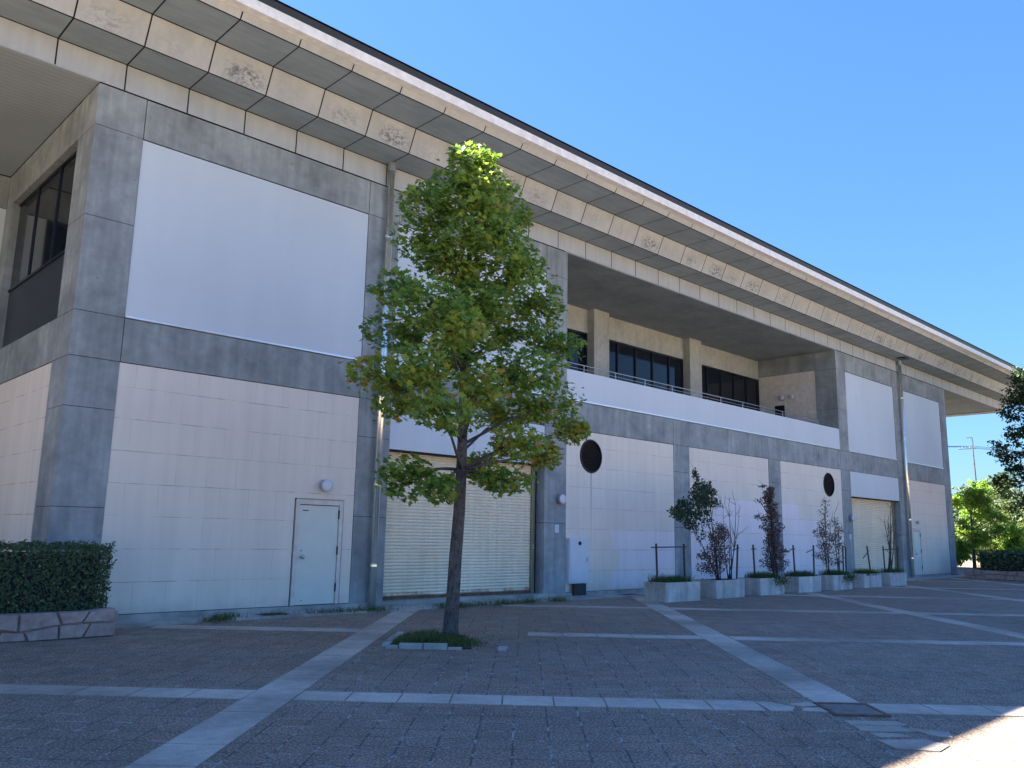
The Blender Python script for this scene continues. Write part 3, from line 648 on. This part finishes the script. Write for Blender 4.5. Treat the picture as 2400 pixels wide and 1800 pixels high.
# ---------------------------------------------------------------- hedge + stone planter (left)
def stone_wall(mb, pts, h, th=.28, rows=2):
    for (xa, ya), (xb, yb) in zip(pts[:-1], pts[1:]):
        L = math.hypot(xb - xa, yb - ya); ux, uy = (xb - xa) / L, (yb - ya) / L; ph = random.uniform(0, 6)
        mid = lambda q: h * .5 + .045 * math.sin(q * 2.3 + ph) + .03 * math.sin(q * 5.1 + ph * 2)
        topz = lambda q: h + .02 * math.sin(q * 3.7 + ph) + .015 * math.sin(q * 9 + ph)
        P = lambda q, d, z: (xa + ux * q - uy * d, ya + uy * q + ux * d, z)
        mb.quad(P(0, .03, 0), P(L, .03, 0), P(L, .03, h - .03), P(0, .03, h - .03)); mb.quad(P(0, .03, h - .03), P(L, .03, h - .03), P(L, th, h - .03), P(0, th, h - .03))
        for r in range(2):
            q = 0.0; s0 = 0.0
            while q < L - .01:
                w_ = random.uniform(.28, .6); q2 = q + w_ if L - q - w_ > .25 else L; s1 = 0 if q2 == L else random.uniform(-.05, .05); g_ = .007; j = random.uniform(-.012, .02)
                lo = (lambda z: 0) if r == 0 else mid; hi = mid if r == 0 else topz
                c4 = [(q - s0 + g_, lo(q) + g_), (q2 - s1 - g_, lo(q2) + g_), (q2 + s1 - g_, hi(q2) - g_), (q + s0 + g_, hi(q) - g_)]
                bul = [((a * .93 + (q + q2) / 2 * .07), (z * .86 + (lo(q) + hi(q)) / 2 * .14)) for a, z in c4]
                i = len(mb.v); mb.v += [P(a, th, z) for a, z in c4] + [P(a, j, z) for a, z in c4] + [P(a, j - .035, z) for a, z in bul]
                for k in range(4): m_ = (k + 1) % 4; mb.f += [(i + k, i + m_, i + 4 + m_, i + 4 + k), (i + 4 + k, i + 4 + m_, i + 8 + m_, i + 8 + k)]
                mb.f += [(i + 8, i + 9, i + 10, i + 11), (i + 3, i + 2, i + 1, i)]
                q, s0 = q2, s1
t = thing('stone_planter', 'low pinkish granite block planter under the clipped hedge at the left corner', 'planter', (-2, -2.1, 0), 'granite planters at the building corners')
mb = MB(); stone_wall(mb, [(-4.4, -1.95), (.5, -2.1), (.62, -.3)], .4); mb.build('stone_wall', M_stone, t)
MB().box(-4.3, .35, -1.7, -.2, .0, .36).build('soil', M_soil, t)
def hedge(name, label, x0, x1, y0, y1, z0, z1, n, size, mat=L_hedge, group=None):
    h = thing(name, label, 'hedge', ((x0 + x1) / 2, (y0 + y1) / 2, z0), group)
    mb = MB()
    for _ in range(n):
        f = random.random(); x, y, z = random.uniform(x0, x1), random.uniform(y0, y1), random.uniform(z0, z1)
        side = random.choices((0, 1, 2, 3), (4, 3, 1.2, 1.2))[0]; j = random.gauss(0, .03)
        nn = rv()
        if side == 0: y = y0 + j + .03 * math.sin(x * 5); nn += Vector((0, -1, 0))
        elif side == 1: z = z1 + j + .02 * math.sin(x * 7 + y * 3); nn += Vector((0, 0, 1))
        elif side == 2: x = x1 + j; nn += Vector((1, 0, 0))
        else: x = x0 + j; nn += Vector((-1, 0, 0))
        leaf(mb, Vector((x, y, z)), nn, rv() + Vector((0, 0, .4)), size * random.uniform(.7, 1.3), 'oval', min(1, abs(random.gauss(.4, .28))))
    # stray shoots
    for _ in range(int(n / 250)):
        x = random.uniform(x0, x1 + .1); y = random.uniform(y0, y1); d = (rv() + Vector((.3 if x > x1 - .3 else 0, 0, 1.3))).normalized() * random.uniform(.06, .2); p = Vector((x, y, z1 - .04))
        if random.random() < .5: p = Vector((x1, y, random.uniform(z0 + .3, z1))); d = (rv() * .6 + Vector((1, 0, .7))).normalized() * random.uniform(.08, .24)
        for k in range(7): leaf(mb, p + d * k / 7, rv(), d.normalized() + rv() * .6, size * .9, 'oval', random.uniform(.2, .8))
    mb.build('foliage', mat, h)
    MB().box(x0 + .1, x1 - .1, y0 + .1, y1 - .1, z0, z1 - .09).build('hedge_shade_core', M_dark if mat is L_hedge else M_bark, h)  # solid dark box stands in for shade inside the hedge
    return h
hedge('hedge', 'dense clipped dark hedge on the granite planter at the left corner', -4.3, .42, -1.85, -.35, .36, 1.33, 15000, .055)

# ---------------------------------------------------------------- concrete planters
PG = 'concrete planters in a row along the wall'
P0 = 14.05; PW = 1.52
p = thing('concrete_planter', 'first concrete planter from the left, with bare grass and a stake frame', 'planter', (P0, -2.75, 0), PG)
b_ = MB(); x0, x1, y0, y1, h_ = P0, P0 + PW, -2.75, -2.02, .5
b_.v += [(x0 + .012, y0 + .012, 0), (x1 - .012, y0 + .012, 0), (x1 - .012, y1 - .012, 0), (x0 + .012, y1 - .012, 0), (x0, y0, h_), (x1, y0, h_), (x1, y1, h_), (x0, y1, h_),
         (x0 + .08, y0 + .08, h_), (x1 - .08, y0 + .08, h_), (x1 - .08, y1 - .08, h_), (x0 + .08, y1 - .08, h_), (x0 + .08, y0 + .08, h_ - .1), (x1 - .08, y0 + .08, h_ - .1), (x1 - .08, y1 - .08, h_ - .1), (x0 + .08, y1 - .08, h_ - .1)]
b_.f += [(0, 1, 5, 4), (1, 2, 6, 5), (2, 3, 7, 6), (3, 0, 4, 7), (4, 5, 9, 8), (5, 6, 10, 9), (6, 7, 11, 10), (7, 4, 8, 11), (8, 9, 13, 12), (9, 10, 14, 13), (10, 11, 15, 14), (11, 8, 12, 15), (3, 2, 1, 0)]
b_.build('planter_box', M_planter, p); MB().box(x0 + .081, x1 - .081, y0 + .081, y1 - .081, h_ - .12, h_ - .06).build('soil', M_soil, p)
plabels = ['second concrete planter from the left, holding the tall leaning shrub', 'third concrete planter from the left, holding the narrow brown conifer', 'fourth concrete planter from the left, with only grass and stakes', 'fifth concrete planter from the left, holding two withered shrubs', 'sixth concrete planter from the left, before the far shutter with one leaning stake', 'seventh and farthest concrete planter, with thin bare stems']
PXs = [P0]
for k, x in enumerate((16.48, 18.92, 21.33, 23.82, 26.40, 28.75)):
    q = copy_tree(p); q.location = (x, -2.75 + (.03, .05, .06, .08, .14, .15)[k], 0); q['label'] = plabels[k]; q.rotation_euler.z = math.radians((0, 1, -.5, 1, 0, -1)[k]); PXs.append(x)
p.rotation_euler.z = math.radians(-2)
gr = MB(); dens = (1500, 260, 1900, 1700, 1500, 1400, 900)
for k, x in enumerate(PXs):
    def ar(x=x): return random.uniform(x + .1, x + PW - .1), random.uniform(-2.62, -2.1), .43, 1
    blades(gr, ar, dens[k], .08, .32 if k != 1 else .12, (.1, .7), .7)
    if k in (2, 4):
        for _ in range(500): leaf(gr, Vector((x + PW - .35 + random.gauss(0, .28), -2.7 + random.gauss(0, .06), .42 + random.gauss(0, .09))), rv(), rv(), .05, 'oval', random.uniform(.1, .6))
for _ in range(260): leaf(gr, Vector((PXs[0] - .05 + random.gauss(0, .13), -2.5 + random.gauss(0, .15), .55 + random.gauss(0, .12))), rv(), rv(), .03, 'oval', random.uniform(.5, 1))
for _ in range(200): leaf(gr, Vector((PXs[0] + PW + random.gauss(0, .12), -2.5 + random.gauss(0, .15), .5 + random.gauss(0, .1))), rv(), rv(), .035, 'oval', random.uniform(.3, 1))
tag(gr.build('grass', L_grass), 'unkempt grass growing out of the concrete planters', 'grass', kind='stuff')

# stakes
SG = 'wooden stakes in the planters'
def stake(pts, label, bar=None, bars=None):
    t = thing('plant_support', label, 'plant stake', (pts[0][0][0], -2.35, .4), SG)
    for a, b in pts:
        MB().tube([(a[0], -2.35, a[1]), (b[0], -2.35, b[1])], .028, 8).build('post', M_stake, t)
    for a, b in (bars or []): MB().tube([(a[0], -2.35, a[1]), (b[0], -2.37, b[1])], .017, 6).build('crossbar', M_stake, t)
stake([((14.23, .42), (14.19, 1.5)), ((15.5, .42), (15.47, 1.5))], 'stake frame of two posts and a crossbar in the leftmost planter', bars=[((13.98, 1.4), (15.55, 1.42))])
stake([((18.17, .42), (18.28, 1.5))], 'single upright stake at the right end of the second planter', bars=[((18.0, 1.33), (18.33, 1.4))])
stake([((19.23, .42), (19.17, 1.5))], 'stake with a short crosspiece left of the narrow brown conifer', bars=[((19.07, 1.37), (19.3, 1.37))])
stake([((21.75, .42), (21.7, 1.5))], 'stake with a stub of tie at the left end of the fourth planter', bars=[((21.5, 1.36), (21.78, 1.38))])
stake([((23.08, .42), (23.12, 1.5))], 'stake with a loose slanting arm at the right end of the fourth planter', bars=[((22.6, 1.26), (23.1, 1.38))])
stake([((25.3, .42), (25.36, 1.5)), ((25.52, .42), (25.56, 1.45))], 'pair of close stakes right of the withered shrubs')
stake([((27.6, .42), (27.38, 1.5))], 'leaning stake in the sixth planter before the far shutter', bars=[((27.0, 1.05), (27.45, 1.3))])
stake([((28.9, .42), (28.84, 1.5)), ((30.15, .42), (30.2, 1.48))], 'stake frame among the bare stems in the farthest planter', bars=[((28.75, 1.36), (30.3, 1.4))])

# shrubs in planters
def shrub(label, base, stems, cl, size, n, mat, shape='oval', group='shrubs in the concrete planters', r=.02, tw=6):
    t = thing('shrub', label, 'shrub', (base[0], base[1], .42), group)
    s_ = MB(); l_ = MB()
    for e_ in stems:
        pth = bez((base[0] + random.gauss(0, .08), base[1] + random.gauss(0, .04), .4), e_, 0, 7, .06); s_.tube(pth, [r * (1 - .75 * k / 7) for k in range(8)], 6)
        for _ in range(tw if not cl else tw // 2):
            a = random.choice(pth[3:]); d = (rv() + Vector((0, 0, .9))).normalized() * random.uniform(.15, .5); s_.tube([a, a + d * .6, a + d + Vector((0, 0, .05))], [.007, .005, .003], 4, False)
    for c in cl:
        cc = Vector(c[:3]); a = Vector(base).lerp(Vector(cc), .55); st_ = min(stems, key=lambda q: (Vector(q) - cc).length); a = Vector((base[0], base[1], .4)).lerp(Vector(st_), min(.95, max(.2, (cc.z - .5) / max(.3, st_[2] - .4) * .8)))
        s_.tube(bez(a, cc, 0, 4, .1), [.01, .009, .008, .006, .004], 4, False)
        for _ in range(4): s_.tube(bez(cc, cc + Vector((rv().x * c[3], rv().y * c[3], rv().z * c[4])), 0, 3, .1), [.006, .005, .004, .002], 4, False)
        for _ in range(int(1.4 * n * (c[5] if len(c) > 5 else 1))):
            v = rv(); leaf(l_, cc + Vector((v.x * c[3], v.y * c[3], v.z * c[4])), rv(), rv() + Vector((0, 0, .3)), size * random.uniform(.6, 1.3), shape, min(1, max(0, random.gauss(.5, .25))))
    s_.build('stem', M_twig, t, True)
    if cl: l_.build('foliage', mat, t)
shrub('tall shrub with green leafy top leaning left over the second planter', (17.0, -2.4), [(16.1, -2.4, 3.5), (16.5, -2.35, 3.2), (15.5, -2.45, 2.3), (16.9, -2.3, 2.8)],
      [(16.05, -2.4, 3.42, .08, .2, .3), (16.35, -2.4, 3.12, .28, .22), (16.75, -2.35, 2.95, .25, .2), (15.95, -2.5, 2.85, .25, .22), (16.45, -2.3, 2.7, .32, .22, 1.2), (16.95, -2.35, 2.68, .25, .14, .6), (15.4, -2.45, 2.55, .25, .2), (15.1, -2.4, 2.35, .22, .16, .7), (15.65, -2.35, 2.25, .35, .22, 1.3), (16.05, -2.45, 2.4, .3, .2), (15.9, -2.3, 2.0, .25, .18, .5), (16.5, -2.4, 2.2, .25, .25, .35), (16.3, -2.4, 1.8, .25, .3, .25)], .088, 190, L_green, group='shrubs in the concrete planters', r=.018)
shrub('dark reddish bushy shrub in the second planter', (17.05, -2.4), [(17.2, -2.4, 2.1), (16.7, -2.4, 1.8), (17.4, -2.4, 1.9), (16.4, -2.4, 1.3), (17.0, -2.4, 1.6)],
      [(17.2, -2.4, 1.95, .22, .2, .7), (17.45, -2.4, 1.8, .2, .2, .8), (16.9, -2.45, 1.7, .22, .2), (17.2, -2.35, 1.5, .3, .25), (16.8, -2.4, 1.25, .32, .25, 1.1), (16.3, -2.45, 1.15, .22, .12, .6), (16.45, -2.4, .85, .3, .16, .8), (17.1, -2.4, 1.0, .35, .25, 1.1), (17.4, -2.4, 1.2, .2, .25, .7), (16.9, -2.4, .75, .3, .15, .7)], .06, 190, L_brown)
shrub('cluster of tall bare stems at the right of the second planter', (17.75, -2.4), [(17.46, -2.4, 2.55), (17.84, -2.35, 2.6), (18.15, -2.4, 2.68), (18.3, -2.4, 2.2), (17.6, -2.45, 2.0)], [], .05, 0, None, r=.021, tw=7)
cf = []
for k in range(22):
    z = .75 + k * .118; r = .50 * (1 - k / 24) ** .8 + .05
    cf.append((20.42 - k * .012 + random.uniform(-.1, .1), -2.4, z, r * random.uniform(.55, 1.2), .1, .5 + .3 * (r / .4)))
shrub('narrow upright conifer with browning foliage in the third planter', (20.4, -2.4), [(20.15, -2.4, 3.3), (20.3, -2.35, 2.4), (20.0, -2.4, 2.0)], cf + [(19.75, -2.4, 3.3, .15, .05, .15), (19.6, -2.4, 2.85, .15, .1, .15), (19.5, -2.4, 2.35, .15, .08, .25), (21.0, -2.4, 1.3, .2, .06, .3)], .06, 210, L_brown, r=.03)
shrub('withered shrub with thin airy top at the left of the fifth planter', (24.1, -2.35), [(24.1, -2.35, 2.9), (23.8, -2.35, 2.2), (24.4, -2.4, 2.3), (24.0, -2.35, 1.5)],
      [(24.15, -2.35, 2.95, .2, .2, .25), (24.0, -2.35, 2.6, .2, .2, .3), (24.0, -2.35, 2.2, .25, .2, .5), (23.7, -2.35, 1.95, .3, .2, .8), (24.1, -2.4, 1.8, .3, .2, .8), (23.85, -2.35, 1.5, .25, .2, .6), (24.2, -2.35, 1.4, .3, .25, .8), (23.6, -2.35, 1.15, .25, .15, .6), (24.3, -2.35, .95, .3, .2, .5)], .06, 170, L_brown)
shrub('withered shrub thinning out at the right of the fifth planter', (24.95, -2.35), [(24.8, -2.35, 2.6), (25.1, -2.35, 2.3), (24.9, -2.35, 1.8)],
      [(24.85, -2.35, 2.3, .18, .2, .3), (25.15, -2.35, 2.05, .18, .15, .4), (24.75, -2.35, 1.75, .25, .2, .6), (25.05, -2.4, 1.5, .2, .2, .5), (24.9, -2.35, 1.05, .25, .2, .4)], .06, 160, L_brown)
shrub('thin bare stems standing in the farthest planter', (29.5, -2.3), [(29.56, -2.3, 2.5), (29.9, -2.3, 3.0), (29.2, -2.3, 2.4), (29.85, -2.3, 2.2), (30.1, -2.3, 2.0)], [], .05, 0, None, r=.028, tw=9)

# ---------------------------------------------------------------- right side: planter, hedge, trees, pole
t = thing('stone_planter', 'brown granite planter under the long hedge beyond the far end of the building', 'planter', (44, -4, 0), 'granite planters at the building corners')
mb = MB(); stone_wall(mb, [(44.6, -1.2), (40.4, -1.5), (39.3, -9.0)][::1], .42); 
mb.build('stone_wall', M_stone, t); MB().prism([(44.6, -1.25), (40.5, -1.6), (39.6, -9), (58, -9), (58, -1.2)], 0, .34).build('soil', M_soil, t)
hd = hedge('hedge', 'long dark hedge on the granite planter beyond the far end of the building', 40.9, 58, -8.8, -1.9, .36, 1.3, 12000, .13)
def tree(name, label, base, h, trunk_r, cl, n, size, mat, shape='oval', lean=(0, 0), group=None, spread=(.38, .22)):
    t = thing(name, label, 'tree', (base[0], base[1], 0), group)
    top = Vector((base[0] + lean[0], base[1] + lean[1], h * .9)); b0 = Vector((base[0], base[1], -.1))
    pth = bez(b0, top, 0, 8, .03); s_ = MB(); s_.tube(pth, [trunk_r * (1 - .88 * k / 8) for k in range(9)], 8); s_.build('trunk', M_bark, t, True)
    s_ = MB(); l_ = MB()
    for c in cl:
        cc = Vector(c[:3]); a = b0.lerp(top, min(.95, max(.25, (cc.z - c[3] * .8) / h))); s_.tube(bez(a, cc, .1, 5), [trunk_r * .35, trunk_r * .3, trunk_r * .22, trunk_r * .15, trunk_r * .1, trunk_r * .05], 5, False)
        tb = random.uniform(-.15, .15); subs = [cc + rv() * c[3] * .85 for _ in range(9)]
        for _ in range(int(n * c[3] ** 1.6)):
            q = random.choice(subs) + Vector((rv().x, rv().y, rv().z * .7)) * c[3] * .42
            leaf(l_, q, rv() + Vector((0, 0, .5)), rv() + Vector((0, 0, -.4)), size * random.uniform(.7, 1.3), shape, min(1, max(0, random.gauss(.5, .22) + tb)))
    s_.build('branch', M_bark, t, True); l_.build('crown', mat, t); return t
def crown(cx, cy, z0, z1, r, k, seed=0):
    out = []
    for i in range(k):
        z = random.uniform(z0, z1); f = 1 - abs((z - (z0 + z1) / 2) / ((z1 - z0) / 2)) ** 2 * .6; a = random.uniform(0, 2 * PI); rr_ = r * f * math.sqrt(random.random())
        out.append((cx + rr_ * math.cos(a), cy + rr_ * math.sin(a), z, r * random.uniform(.28, .42)))
    return out
tree('evergreen_tree', 'tall dark glossy tree overhanging the far hedge at the right edge', (42.8, -6.8), 11.2, .2, crown(42.8, -6.8, 3.6, 10.6, 3.0, 26) + [(43, -3.4, 5.6, 1.0), (43, -3.0, 6.4, .75), (43.2, -2.9, 4.9, .6), (43, -3.6, 7.4, .8), (43, -3.7, 8.4, .8), (42.7, -4.1, 9.6, .8), (42.7, -4.3, 10.3, .6), (42.6, -4.0, 3.9, .8), (43, -4.6, 5.0, 1.2), (43, -4.8, 6.6, 1.2), (42.8, -4.9, 8.8, 1.1), (42.6, -5.0, 4.0, 1.2)], 620, .17, L_darkg)
tree('young_tree', 'bright yellow-green sunlit tree beyond the far end of the building', (60, 4.2), 6.4, .14, crown(60, 4.1, .9, 5.9, 1.8, 26), 800, .20, L_bright)
tree('bushy_tree', 'low bright sunlit shrub right of the yellow-green tree', (62, 2.4), 2.8, .1, crown(62, 1.6, .9, 2.6, 2.0, 18), 900, .18, L_bright)
BG = 'trees beyond the far end of the building'
for args in (('mid green rounded tree right of the utility pole', (92, 9.5), 9.2, .3, crown(92, 9.5, 2, 8.4, 4.2, 20), 110, .42, L_mid),
             ('dark green tree behind the bright sunlit shrub', (82, 3.2), 6.8, .3, crown(82, 3.2, 1.2, 6, 4.0, 20), 140, .38, L_darkg),
             ('reddish brown tinged tree at the right edge behind the shrub', (88, 1.5), 8.5, .3, crown(88, 1.0, 2, 7.8, 3.2, 16), 120, .38, L_brown),
             ('olive tree standing left of the utility pole', (100, 19.5), 8.2, .3, crown(100, 19, 2, 7.4, 4.0, 18), 110, .42, L_mid),
             ('dark evergreen at the far right behind the hedge', (78, -4.5), 9.0, .3, crown(78, -4.5, 1.0, 8.6, 4.5, 24), 140, .4, L_darkg),
             ('low dark spreading tree right behind the yellow-green tree', (70, 5.5), 5.2, .2, crown(70, 5.5, .7, 4.6, 3.2, 30), 260, .3, L_mid),
             ('rounded olive tree just right of the pale rails', (80, 6.2), 7.4, .25, crown(80, 6.2, 1, 6.8, 3.4, 26), 170, .36, L_mid),
             ('shaded green tree low in the gap behind the bright tree', (96, 13.5), 7.0, .3, crown(96, 13.5, 1, 6.4, 4.0, 20), 120, .42, L_darkg)):
    tree('background_tree', *args, group=BG)
# utility pole
t = thing('utility_pole', 'distant utility pole with crossarm and wires seen under the far eave', 'utility pole', (90, 12.7, 0))
MB().tube([(90, 12.7, 0), (90, 12.93, 11.7)], [.10, .07], 12).build('pole', M_pole, t, True)
MB().box(89.97, 90.03, 12.6, 14.3, 11.33, 11.40).build('crossarm', M_pole, t)
for y in (12.75, 13.2, 13.6, 13.9, 14.2): MB().tube([(90, y, 11.42), (90, y, 11.52), (90, y, 11.6)], [.03, .035, .02], 8).build('insulator', M_galv, t)
MB().tube([(90, 12.85, 11.7), (90, 12.9, 12.5)], .04, 6).tube([(90, 12.88, 12.5), (90, 13.45, 12.52)], .04, 6).build('upper_bracket', M_pole, t)
wr = MB()
for y, z in ((12.8, 11.6), (13.6, 11.6), (14.2, 11.6)): wr.tube([(90, y, z), (100, y - 6, z - .35), (115, y - 18, z + .1)], .018, 4).tube([(90, y, z), (80, y + 5, z - .5), (70, y + 12, z - .2)], .018, 4)
wr.build('wire', M_black, t)
t = thing('guard_rail', 'two pale rails glimpsed among the trees at the far right', 'rail', (74, 5, 0))
for z in (4.78, 5.2): MB().tube([(74, 7.6, z), (74, 5.2, z - .02)], .028, 6).build('rail', M_galv, t)
for y in (5.3, 7.5): MB().tube([(74.05, y, 0), (74.05, y, 5.25)], .045, 6).build('post', M_galv, t)

# unseen trees added left of the plaza to darken reflections in the corner glazing
for lab, x, y, h in (('unseen tree added on the left for reflections, nearest the return wing', -17.5, 4.2, 8.5), ('unseen tree added on the left for reflections, in the middle of its row', -18, -.5, 9), ('unseen tree added on the left for reflections, nearest the open plaza', -18.5, -5.0, 8.8)):
    tree('reflection_tree', lab, (x, y), h, .18, crown(x, y, 1.8, h - .6, 2.4, 16), 260, .26, L_mid, group='unseen trees added for window reflections')

tree('bushy_tree', 'small bright bush filling the gap under the yellow-green tree', (58, 4.9), 2.2, .06, crown(58, 4.7, .5, 1.9, 1.5, 14), 900, .16, L_bright)
